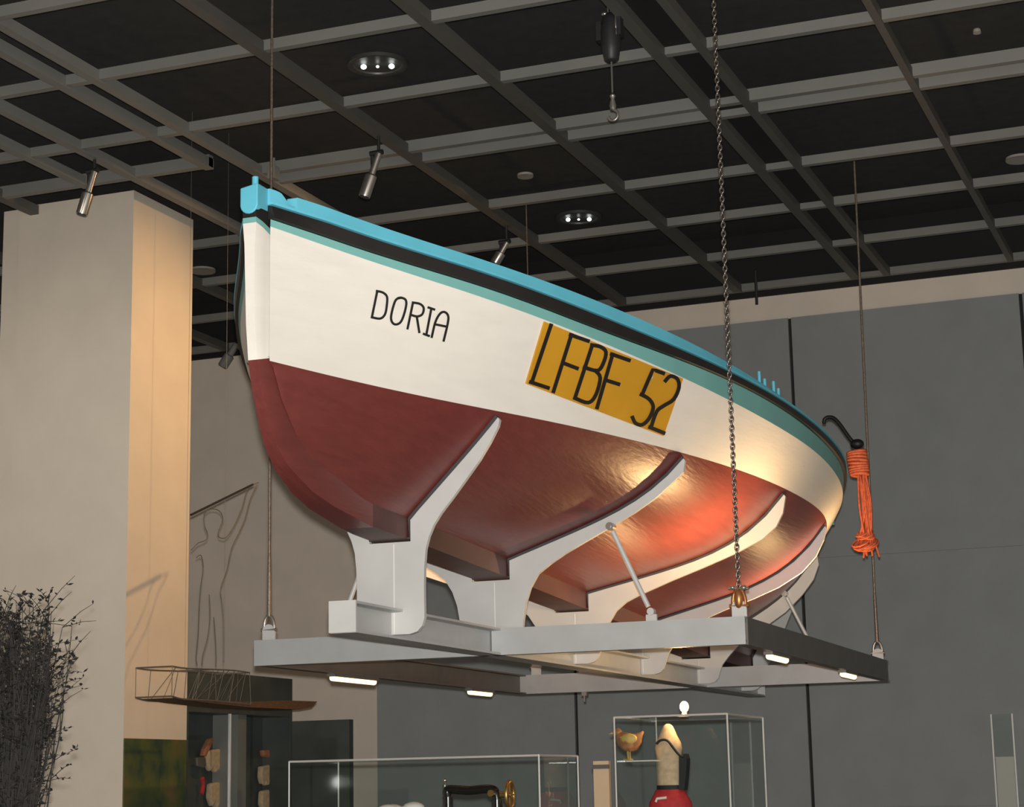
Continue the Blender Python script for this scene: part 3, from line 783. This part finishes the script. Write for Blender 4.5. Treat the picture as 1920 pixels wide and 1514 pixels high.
def downlight(x, y, wpx, label, kind, z=6.775):
    P = on_z(x, y, z); D = np.linalg.norm(P - CAMPOS); r = wpx / 2 * D / F_PX
    e = tag(empty('ceiling_downlight', P), label, 'downlight', 'round lights in the dark ceiling')
    q = MB()
    if kind == 'lit':
        q.lathe([(r, .024), (r, .0), (r * .95, -.006), (r * .80, .004), (r * .78, .016), (r * .1, .018)], (0, 0, 0), 28); q.build('reflector_ring', 'reflector', e, smooth=True, angle=50)
        for dx, rr in ((-.46, .10), (0, .055), (.46, .10)):
            q = MB(); c = np.array([.93, .366, 0]) * dx * r; q.ico((c[0], c[1], -.004), rr * r, rr * r, rr * r * .8); q.build('lamp', 'lamp_cool', e, smooth=True)
    else:
        q.lathe([(r, 0), (r, .02), (r * .62, .03), (r * .6, 0), (r * .62, -.004), (r * .98, -.006)], (0, 0, 0), 24); q.build('ring', 'ring_white', e, smooth=True, angle=50)
        q = MB(); q.lathe([(r * .6, .012), (r * .6, .02)], (0, 0, 0), 20); q.build('diffuser', 'fixture_dark' if kind == 'ring' else 'ring_white', e)
downlight(708, 124, 112, 'large lit downlight with three bright points, left of the hoist', 'lit')
downlight(1085, 411, 86, 'smaller lit downlight in the far ceiling above the blue rail', 'lit')
downlight(985, 331, 30, 'small pale ring light in the dark ceiling cell', 'ring')
downlight(380, 509, 48, 'dim pale disc light seen between column and stem', 'disc')
downlight(1912, 300, 50, 'pale disc light cut by the right picture edge', 'disc')
downlight(1832, 61, 14, 'tiny pale disc in the dark ceiling at top right', 'disc')
P = on_y(1418, 528, 17.0); P2 = on_y(1419, 571, 17.0)
q = MB(); q.tube([(0, 0, 0), (0, 0, P[2] - P2[2] + .1)], .014, 8)
o = q.build('ceiling_rod', 'fixture_dark'); o.location = tuple(P2); tag(o, 'short black rod hanging before the beige band', 'rod')
P = on_y(513, 325, 12.3)
q = MB(); q.box((-.03, -.04, -.05), (.03, .04, .05)); q.tube([(0, 0, .05), (0, 0, .12)], .012, 8)
o = q.build('junction_box', 'beam_grey'); o.location = tuple(P); tag(o, 'small grey box on the ceiling beam behind the stem head', 'box')

# ------------------------------------------------------------------ column graphic and dark display behind it
z1 = on_x(300, 1387, cx1)[2]
q = MB(); q.box((cx1 + .0005, cy0 + .004, .3), (cx1 + .012, cy1 - .02, z1))
o = q.build('graphic_panel', 'poster_green'); tag(o, 'mottled green photo panel low on the right face of the column', 'panel')
# partition with dark display cabinet along the same line
pz = 2.56; px_ = cx1 - .01
py0, py1 = cy1 + .005, on_x(550, 1273, cx1)[1]
e = tag(empty('display_cabinet', (px_, (py0 + py1) / 2, 0)), 'tall dark display cabinet standing beyond the beige column', 'cabinet')
off = (px_, (py0 + py1) / 2, 0)
boxobj('back_panel', (px_ - .32, py0, 0), (px_ - .27, py1, pz), 'dark_panel', e, off)
boxobj('top_panel', (px_ - .27, py0, pz - .33), (px_, py1, pz), 'dark_panel', e, off)
boxobj('side_panel', (px_ - .27, py1 - .04, 0), (px_, py1, pz - .33), 'dark_panel', e, off)
boxobj('side_panel', (px_ - .27, py0, 0), (px_, py0 + .04, pz - .33), 'dark_panel', e, off)
boxobj('base', (px_ - .27, py0 + .04, 0), (px_, py1 - .04, .6), 'dark_panel', e, off)
ym = on_x(432, 1400, px_)[1]; yn = on_x(452, 1400, px_)[1]
boxobj('mullion', (px_ - .02, ym - .006, .6), (px_ + .004, ym + .006, pz - .33), 'acryl_edge', e, off)
boxobj('mullion', (px_ - .27, yn, .6), (px_ - .03, yn + .14, pz - .33), 'beam_grey', e, off)
boxobj('glass', (px_ - .012, py0 + .04, .6), (px_ - .006, ym - .006, pz - .33), 'acrylic', e, off)
boxobj('glass', (px_ - .012, ym + .006, .6), (px_ - .006, py1 - .04, pz - .33), 'acrylic', e, off)
def shaped(name, polypx, depth, thick, m, label, cat, group=None, X=None):
    """flat hanging piece with thickness on the cabinet's back panel, facing the hall"""
    pts = [on_x(x, y, X) for x, y in polypx]
    c = np.mean(pts, 0)
    q = MB(); q.prism([(p[1] - c[1], p[2] - c[2]) for p in pts], 'x', -thick, 0)
    o = q.build(name, m); o.location = (X, c[1], c[2])
    md = o.modifiers.new('bevel', 'BEVEL'); md.width = thick * .35; md.segments = 2
    return tag(o, label, cat, group)
XB = px_ - .20
MIT = [(0, 0), (24, -4), (38, 4), (40, 22), (36, 34), (30, 42), (27, 34), (23, 44), (19, 35), (14, 43), (10, 33), (4, 40), (-2, 24)]
g = 'pale cloth pieces in the dark cabinet'
shaped('cloth_piece', [(392 + x, 1408 + y) for x, y in MIT], 0, .05, 'cream', 'upper pale fringed cloth piece left of the glass edge in the cabinet', 'cloth', g, XB)
shaped('cloth_piece', [(396 + x * .95, 1470 + y * 1.1) for x, y in MIT], 0, .05, 'cream', 'lower pale fringed cloth piece left of the glass edge in the cabinet', 'cloth', g, XB)
shaped('cloth_piece', [(492 + x * .62, 1438 + y * .85) for x, y in MIT], 0, .05, 'cream', 'upper pale notched cloth piece right of the glass edge in the cabinet', 'cloth', g, XB)
shaped('cloth_piece', [(493 + x * .8, 1484 + y * 1.0) for x, y in MIT], 0, .05, 'cream', 'lower pale notched cloth piece right of the glass edge in the cabinet', 'cloth', g, XB)
shaped('wooden_handle', [(383, 1418), (386, 1405), (395, 1386), (401, 1383), (402, 1388), (394, 1406), (388, 1419)], 0, .05, 'terracotta', 'slanted reddish handle at the upper left of the cabinet', 'tool', None, XB)
shaped('tool_blade', [(370, 1421), (386, 1420), (388, 1436), (384, 1442), (371, 1438)], 0, .03, 'rail_dark', 'grey blade shape below the slanted handle in the cabinet', 'tool', None, XB)
shaped('red_cord', [(379, 1460), (384, 1456), (386, 1475), (383, 1492), (379, 1488), (382, 1474)], 0, .03, 'red_cloth', 'small dull red strip at the left of the cabinet', 'cord', None, XB)
shaped('brown_pouch', [(494, 1407), (518, 1405), (522, 1420), (510, 1424), (496, 1420)], 0, .05, 'terracotta', 'small brown pouch at the upper right of the cabinet', 'pouch', None, XB)
# shorter dark panel to the right
PY2 = 16.2
a = on_y(552, 1353, PY2); b = on_y(655, 1350, PY2)
q = MB(); q.box((a[0] - .5, PY2, 0), (b[0], PY2 + .08, a[2])); o = q.build('low_partition', 'dark_panel'); tag(o, 'low dark partition against the beige wall right of the cabinet', 'partition')

# ------------------------------------------------------------------ wire sculpture of a figure in a boat
SX = -7.35
sc0 = on_x(420, 1330, SX)
ws = tag(empty('wire_sculpture', sc0), 'wire outline figure with raised arm standing in a wire boat', 'sculpture')
def wl(pts, r, n=5): return [on_x(x, y, SX) - sc0 for x, y in pts], r, n
zf = lambda p: (300 + p[0] * .2841, 860 + p[1] * .2841)
FIG = [
 [(205, 605), (250, 560), (300, 540), (315, 500), (296, 450), (292, 370), (330, 335), (390, 345), (415, 400), (390, 470), (385, 515), (430, 525), (480, 460), (540, 330), (570, 220), (600, 180), (650, 160)],
 [(640, 175), (595, 270), (560, 400), (510, 510), (470, 600), (440, 740), (400, 860), (410, 960), (420, 1100), (420, 1350)],
 [(240, 655), (270, 640), (285, 720), (268, 850), (258, 1000), (250, 1180), (238, 1310), (245, 1370)],
 [(325, 900), (330, 1040), (315, 1180), (285, 1290), (275, 1370)],
 [(355, 1050), (365, 1180), (370, 1300), (368, 1375)],
]
q = MB()
for l in FIG: q.tube(catmull([on_x(*zf(p), SX) - sc0 for p in l], 3), .0035, 5)
q.build('figure_wire', 'rail_dark', ws)
q = MB(); q.tube([on_x(358, 966, SX) - sc0, on_x(474, 909, SX) - sc0], .009, 6); q.build('pole', 'fixture_dark', ws)
q = MB()
def dep(p, d): return p + np.array([d, 0, 0])
rim_f = [on_x(x, y, SX) - sc0 for x, y in ((323, 1250), (350, 1254), (400, 1256), (440, 1258), (468, 1262))]
rim_b = [dep(p, -.3) + np.array([0, 0, .0]) for p in rim_f]
low_f = [on_x(x, y, SX) - sc0 for x, y in ((322, 1306), (345, 1312), (390, 1314), (430, 1318), (470, 1322))]
low_b = [dep(p, -.3) for p in low_f]
for a_ in (rim_f, rim_b, low_f, low_b): q.tube(catmull(a_, 3), .006, 5)
for a_, b_ in zip(rim_f, low_f): q.tube([a_, b_], .003, 4)
for a_, b_ in zip(rim_b, low_b): q.tube([a_, b_], .003, 4)
for a_, b_ in ((rim_f, rim_b), (low_f, low_b)):
    for i in (0, 2, 4): q.tube([a_[i], b_[i]], .006, 5)
for i in range(16):
    j = rng.randrange(4); p = rim_f[j] * (1 - i % 4 / 4) + rim_f[j + 1] * (i % 4 / 4); k = min(4, j + 1)
    q.tube([p, (low_f[j] + low_f[k]) / 2 + [rng.uniform(-.25, 0), rng.uniform(-.05, .05), 0]], .0025, 4)
q.build('boat_wire', 'rail_dark', ws)
q = MB()
hullp = [on_x(x, y, SX) - sc0 for x, y in ((330, 1309), (470, 1317), (540, 1314), (595, 1316), (584, 1327), (560, 1331), (470, 1327), (380, 1317))]
q.prism([(p[1], p[2]) for p in hullp], 'x', -.30, .0); q.build('boat_plank', 'wood', ws)
q = MB(); 
for p in ((380, 1252), (452, 1258)):
    A_ = on_x(*p, SX) - sc0; q.tube([A_ + [-.15, 0, 0], A_ + [-.15, 0, 6.80 - (A_ + sc0)[2]]], .0015, 4)
q.build('hanging_line', 'galv', ws)

# ------------------------------------------------------------------ acrylic showcases
def showcase(name, x0, y0, w, d, z0, z1, label):
    e = tag(empty(name, (x0 + w / 2, y0 + d / 2, 0)), label, 'showcase')
    off = (x0 + w / 2, y0 + d / 2, 0); t = .008
    boxobj('plinth', (x0 - .02, y0 - .02, 0), (x0 + w + .02, y0 + d + .02, z0), 'plinth', e, off)
    for nm, a, b in (('pane', (x0, y0, z0), (x0 + w, y0 + t, z1)), ('pane', (x0, y0 + d - t, z0), (x0 + w, y0 + d, z1)), ('pane', (x0, y0 + t, z0), (x0 + t, y0 + d - t, z1)), ('pane', (x0 + w - t, y0 + t, z0), (x0 + w, y0 + d - t, z1)), ('top_pane', (x0 + t, y0 + t, z1 - t), (x0 + w - t, y0 + d - t, z1))):
        boxobj(nm, a, b, 'acrylic', e, off)
    s = .0055
    def edge(p, q_):
        m = MB(); m.tube([p, q_], s, 4); m.build('pane_edge', 'acryl_edge', e, off=off)
    c = [(x0, y0), (x0 + w, y0), (x0 + w, y0 + d), (x0, y0 + d)]
    for i in range(4):
        a, b = c[i], c[(i + 1) % 4]
        edge((*a, z0), (*a, z1)); edge((*a, z1), (*b, z1))
    return e
Y1 = 10.4
a = on_y(542, 1428, Y1); b = on_y(1010, 1418, Y1); top1 = (a[2] + b[2]) / 2
dep1 = on_x(1083, 1427, b[0])[1] - Y1
showcase('acrylic_showcase', a[0], Y1, b[0] - a[0], dep1, .9, top1, 'wide clear acrylic case holding a sewing machine')
xm = on_y(645, 1430, Y1)[0]
# sewing machine inside
smz = .9; SMY = Y1 + dep1 * .5
def sp(x, y): return on_y(x, y, SMY)
s0 = sp(900, 1500); sme = tag(empty('sewing_machine', (s0[0], SMY, smz)), 'black antique sewing machine with gold wheel inside the wide case', 'sewing machine')
so = np.array([s0[0], SMY, smz])
def L3(x, y, dy=0): p = sp(x, y); return np.array([p[0], SMY + dy, p[2]]) - so
armz = L3(850, 1485)[2]
q = MB(); q.tube(catmull([L3(842, 1500), L3(838, 1485), L3(845, 1481), L3(880, 1483), L3(912, 1480), L3(928, 1484), L3(932, 1500)], 4), .026, 12); q.build('arm', 'machine_black', sme, smooth=True, angle=60)
pz_ = L3(932, 1500); q = MB(); q.lathe([(.06, 0.05), (.045, .10), (.035, pz_[2] * .7), (.032, pz_[2])], (pz_[0], 0, 0), 14); q.build('pillar', 'machine_black', sme, smooth=True, angle=60)
p = L3(840, 1495); q = MB(); q.lathe([(.006, .12), (.006, .2), (.026, .21), (.030, p[2])], (p[0], 0, 0), 12); q.build('needle_head', 'machine_black', sme, smooth=True, angle=60)
p = L3(834, 1464); q = MB(); q.tube([(p[0], 0, armz), (p[0], 0, p[2])], .007, 8); q.ico((p[0], 0, p[2]), .014, .014, .014); q.build('spool_pin', 'chrome', sme, smooth=True)
p = L3(956, 1491); q = MB()
q.tube([p + np.array([.0, .06 * math.cos(a_), .075 * math.sin(a_)]) for a_ in np.linspace(0, 2 * math.pi, 25)[:-1]], .012, 8, closed=True)
q.tube([p + [-.06, 0, 0], p + [.01, 0, 0]], .018, 10); q.tube([p + [0, 0, -.07], p + [0, 0, .07]], .008, 6); q.tube([p + [0, -.055, 0], p + [0, .055, 0]], .008, 6); q.build('hand_wheel', 'gold', sme, smooth=True, angle=60)
q = MB(); q.box((L3(828, 1500)[0], -.09, 0), (L3(950, 1500)[0], .09, .05)); q.build('bed', 'machine_black', sme)
q = MB(); q.tube([L3(925, 1488, -.02), L3(925, 1488, -.045)], .02, 12); q.build('gold_badge', 'gold', sme)
# white folded cloth by the machine
c = on_y(752, 1506, Y1 + dep1 * .5)
q = MB()
for i in range(5): q.ico((rng.uniform(-.07, .07), rng.uniform(-.05, .05), c[2] - .9 - .03 - abs(i - 2) * .012), .07, .06, .035)
q.lathe([(.14, 0), (.12, .1), (.10, c[2] - .9 - .06), (.06, c[2] - .9 - .03)], (0, 0, 0), 14)
o = q.build('white_bundle', 'white_cloth', smooth=True); o.location = (c[0], Y1 + dep1 * .5, .9); tag(o, 'crumpled white cloth bundle inside the wide case', 'cloth')

Y2 = 11.3
a = on_y(1151, 1343, Y2); b = on_y(1363, 1342, Y2); top2 = (a[2] + b[2]) / 2
dep2 = on_x(1430, 1350, b[0])[1] - Y2
showcase('tall_showcase', a[0], Y2, b[0] - a[0], dep2, .8, top2, 'tall clear acrylic case holding a cream figure in red')
cx, cy = (a[0] + b[0]) / 2, Y2 + dep2 * .45
def t2(x, y): return on_y(x, y, cy)
# cream torso figure
c = t2(1256, 1470); f0 = np.array([c[0], cy, .8])
fg = tag(empty('cloth_figure', f0), 'cream cloth figure with black strap and red garment inside the tall case', 'figure')
zz = lambda y: t2(1256, y)[2] - .8
hw = lambda px: px / 2 * np.linalg.norm(c - CAMPOS) / F_PX
q = MB(); q.lathe([(hw(46), zz(1478)), (hw(46), zz(1440)), (hw(48), zz(1415)), (hw(52), zz(1405)), (hw(48), zz(1394)), (hw(34), zz(1380)), (hw(24), zz(1368)), (hw(16), zz(1361)), (hw(6), zz(1358))], (0, 0, 0), 18, sy=.7); q.build('torso', 'cream', fg, smooth=True, angle=60)
q = MB(); q.lathe([(hw(100), .0), (hw(95), zz(1530) * .8), (hw(80), zz(1505)), (hw(54), zz(1482)), (hw(44), zz(1479))], (0, 0, 0), 18, sy=.7); q.build('red_garment', 'red_cloth', fg, smooth=True, angle=60)
q = MB(); q.lathe([(hw(50), zz(1483)), (hw(50), zz(1473))], (0, 0, 0), 18, sy=.72); q.build('dark_belt', 'black_cloth', fg, smooth=True, angle=60)
st = [t2(x, y) for x, y in ((1236, 1396), (1242, 1390), (1250, 1388), (1258, 1391), (1268, 1404), (1278, 1416), (1286, 1420))]
q = MB(); q.tube([np.array([p[0], cy - hw(44) * .75, p[2]]) - f0 for p in catmull(st, 3)], .008, 6); q.build('strap', 'black_cloth', fg, smooth=True)
q = MB(); pp = [t2(x, y) for x, y in ((1277, 1418), (1289, 1414), (1292, 1424), (1290, 1455), (1287, 1482), (1277, 1482))]
q.prism([(p[0] - f0[0], p[2] - f0[2]) for p in pp], 'y', -hw(40) * .7, hw(30) * .5); q.build('black_side', 'black_cloth', fg)
q = MB(); w1 = [np.array([t2(x, y)[0], cy - hw(80) * .68, t2(x, y)[2]]) - f0 for x, y in ((1238, 1504), (1240, 1498), (1258, 1496))]; q.tube(w1, .008, 6); q.build('white_mark', 'white_cloth', fg)
# shelf and small bird figure
SHY = Y2 + dep2 * .35
sh = on_y(1150, 1428, SHY); sh2 = on_y(1240, 1428, SHY)
q = MB(); q.box((0, -.12, -.008), (sh2[0] - a[0] - .02, .12, 0)); o = q.build('glass_shelf', 'acryl_edge'); o.location = (a[0] + .01, SHY, sh[2]); tag(o, 'thin shelf edge inside the tall case under the bird', 'shelf')
bc = on_y(1178, 1390, SHY); bf = np.array([bc[0], SHY, sh[2] + .001])
bd = tag(empty('bird_figure', bf), 'small round brown bird figure on the shelf of the tall case', 'bird')
h = bc[2] - bf[2]
q = MB()
body = [(-.075, h + .045, .008), (-.06, h + .035, .03), (-.035, h + .01, .052), (0, h - .012, .062), (.035, h - .008, .055), (.06, h + .012, .035), (.085, h + .04, .014), (.1, h + .055, .006)]
q.tube([(x, 0, z) for x, z, r in body], [r for x, z, r in body], 14); q.build('body', 'feather', bd, smooth=True)
q = MB(); q.ico((-.07, 0, h + .055), .03, .026, .028); hd = q.build('head', 'feather', bd, smooth=True)
q = MB(); q.tube([(-.095, 0, h + .052), (-.125, 0, h + .045)], [.009, .001], 8); q.build('beak', 'beak', hd)
for s in (-1, 1):
    q = MB(); q.tube([(.0, s * .02, h - .06), (.003, s * .02, .01)], .006, 6); q.tube([(.02, s * .02, .006), (-.03, s * .02, .006)], .005, 6); q.build('leg', 'beak', bd)
    q = MB(); q.ico((.02, s * .05, h + .012), .055, .012, .032); q.build('wing', 'beak' if s < 0 else 'feather', bd, smooth=True)  # near wing in beak yellow: a painted highlight
# warm bulb above the tall case
lb = on_y(1283, 1326, Y2 + dep2 * .5)
le = tag(empty('case_lamp', (lb[0], lb[1], top2 + .0)), 'bright warm bulb standing on top of the tall case', 'lamp')
q = MB(); q.ico((0, 0, lb[2] - top2), .03, .03, .036); q.build('bulb', 'lamp_bulb', le, smooth=True)
q = MB(); q.lathe([(.05, 0.001), (.05, .012), (.02, .018), (.016, lb[2] - top2 - .025)], (0, 0, 0), 14); q.build('lamp_base', 'galv', le, smooth=True, angle=50)
lamp('case_lamp_light', 'POINT', (lb[0], lb[1] - .06, lb[2]), 10, WARM, shadow_soft_size=.03)
# cream board beside the case
YB = 12.4
a = on_y(1112, 1428, YB); b = on_y(1141, 1428, YB)
q = MB(); q.box((-(b[0] - a[0]) / 2, 0, 0), ((b[0] - a[0]) / 2, .04, a[2])); o = q.build('label_board', 'board_cream'); o.location = ((a[0] + b[0]) / 2, YB, 0); tag(o, 'narrow cream board standing just left of the tall case', 'board')
zb = on_y(1125, 1438, YB)[2]; q = MB(); q.box((-(b[0] - a[0]) / 2 - .005, -.012, zb - .015), ((b[0] - a[0]) / 2 + .005, .0, zb + .012)); q.build('clip_bar', 'rail_dark', o)
# tall acrylic panel far right
YR = 15.5
a = on_y(1858, 1340, YR); b = on_y(1897, 1334, YR)
e = tag(empty('acrylic_stand', ((a[0] + b[0]) / 2, YR, 0)), 'tall clear acrylic stand before the grey wall at far right', 'stand')
off = ((a[0] + b[0]) / 2, YR, 0)
boxobj('pane', (a[0], YR, .3), (b[0], YR + .01, a[2]), 'acrylic', e, off); boxobj('plinth', (a[0] - .03, YR - .06, 0), (b[0] + .03, YR + .07, .3), 'plinth', e, off)
for xx in (a[0], b[0]): boxobj('pane_edge', (xx - .006, YR - .003, .3), (xx + .006, YR + .013, a[2]), 'acryl_edge', e, off)
boxobj('card', (a[0] + .01, YR + .011, .35), (b[0] - .01, YR + .02, on_y(1870, 1420, YR)[2]), 'ring_white', e, off)

# ------------------------------------------------------------------ dried branches bottom left
DB = 7.0
bb = on_y(10, 1720, DB)
br = tag(empty('dried_branches', (bb[0], DB, 0)), 'tall dark dried branches in a floor vase at the lower left', 'branches')
q = MB(); q.lathe([(.10, 0), (.14, .05), (.17, .3), (.15, .6), (.10, .85), (.09, .95), (.11, 1.0)], (0, 0, 0), 20); q.build('vase', 'plinth', br, smooth=True, angle=50)
q = MB(); lf = MB()
base0 = np.array([bb[0], DB, .98])
def leaf(p, s):
    d = np.array([rng.gauss(0, 1) for _ in range(3)]); d /= np.linalg.norm(d); d[2] = abs(d[2]) * .8
    n = np.cross(d, [rng.gauss(0, 1) for _ in range(3)]); n /= np.linalg.norm(n)
    lf.add([p, p + d * s * .5 + n * s * .22, p + d * s, p + d * s * .5 - n * s * .22], [(0, 1, 2, 3)])
for i in range(320):
    if i < 14: tx, ty = 60 + 85 * rng.random(), 1140 + 160 * rng.random()
    else: tx, ty = -190 + 290 * rng.random() ** .7, 1130 + 210 * rng.random()
    T = on_y(tx, ty, DB + rng.uniform(-.22, .22)); B = base0 + np.array([rng.uniform(-.06, .06), rng.uniform(-.06, .06), 0])
    m1 = B + (T - B) * .4 + np.array([(rng.random() - .5) * .07, (rng.random() - .5) * .08, 0]); m2 = B + (T - B) * .75 + np.array([(rng.random() - .5) * .08, (rng.random() - .5) * .08, 0])
    P = catmull([B - base0 + [0, 0, .98], m1 - base0 + [0, 0, .98], m2 - base0 + [0, 0, .98], T - base0 + [0, 0, .98]], 4)
    r0 = rng.uniform(.003, .0065)
    q.tube(P, [r0 * (1 - .75 * k / (len(P) - 1)) for k in range(len(P))], 4)
    for k in range(rng.randrange(3, 8)):
        j = rng.randrange(5, len(P)); s = P[j]; d = np.array([rng.gauss(0, .06), rng.gauss(0, .06), abs(rng.gauss(.05, .05))])
        if i < 14: d = d + [abs(rng.gauss(0, .03)), 0, 0]
        q.tube([s, s + d * .6 + [0, 0, .008], s + d], [.002, .0016, .001], 3)
        for _ in range(5): leaf(s + d * rng.uniform(.2, 1.05), rng.uniform(.014, .036))
o = q.build('twigs', 'twig', br); o['kind'] = 'stuff'
o = lf.build('dry_leaves', 'twig', br); o['kind'] = 'stuff'

# ------------------------------------------------------------------ track spot light on the right face of the column
lamp('track_spot_light', 'SPOT', (-5.1, 13.6, 6.08), 430, (1.0, .57, .23), (cx1, 12.6, 3.9), spot_size=math.radians(88), spot_blend=1.0, shadow_soft_size=.06)
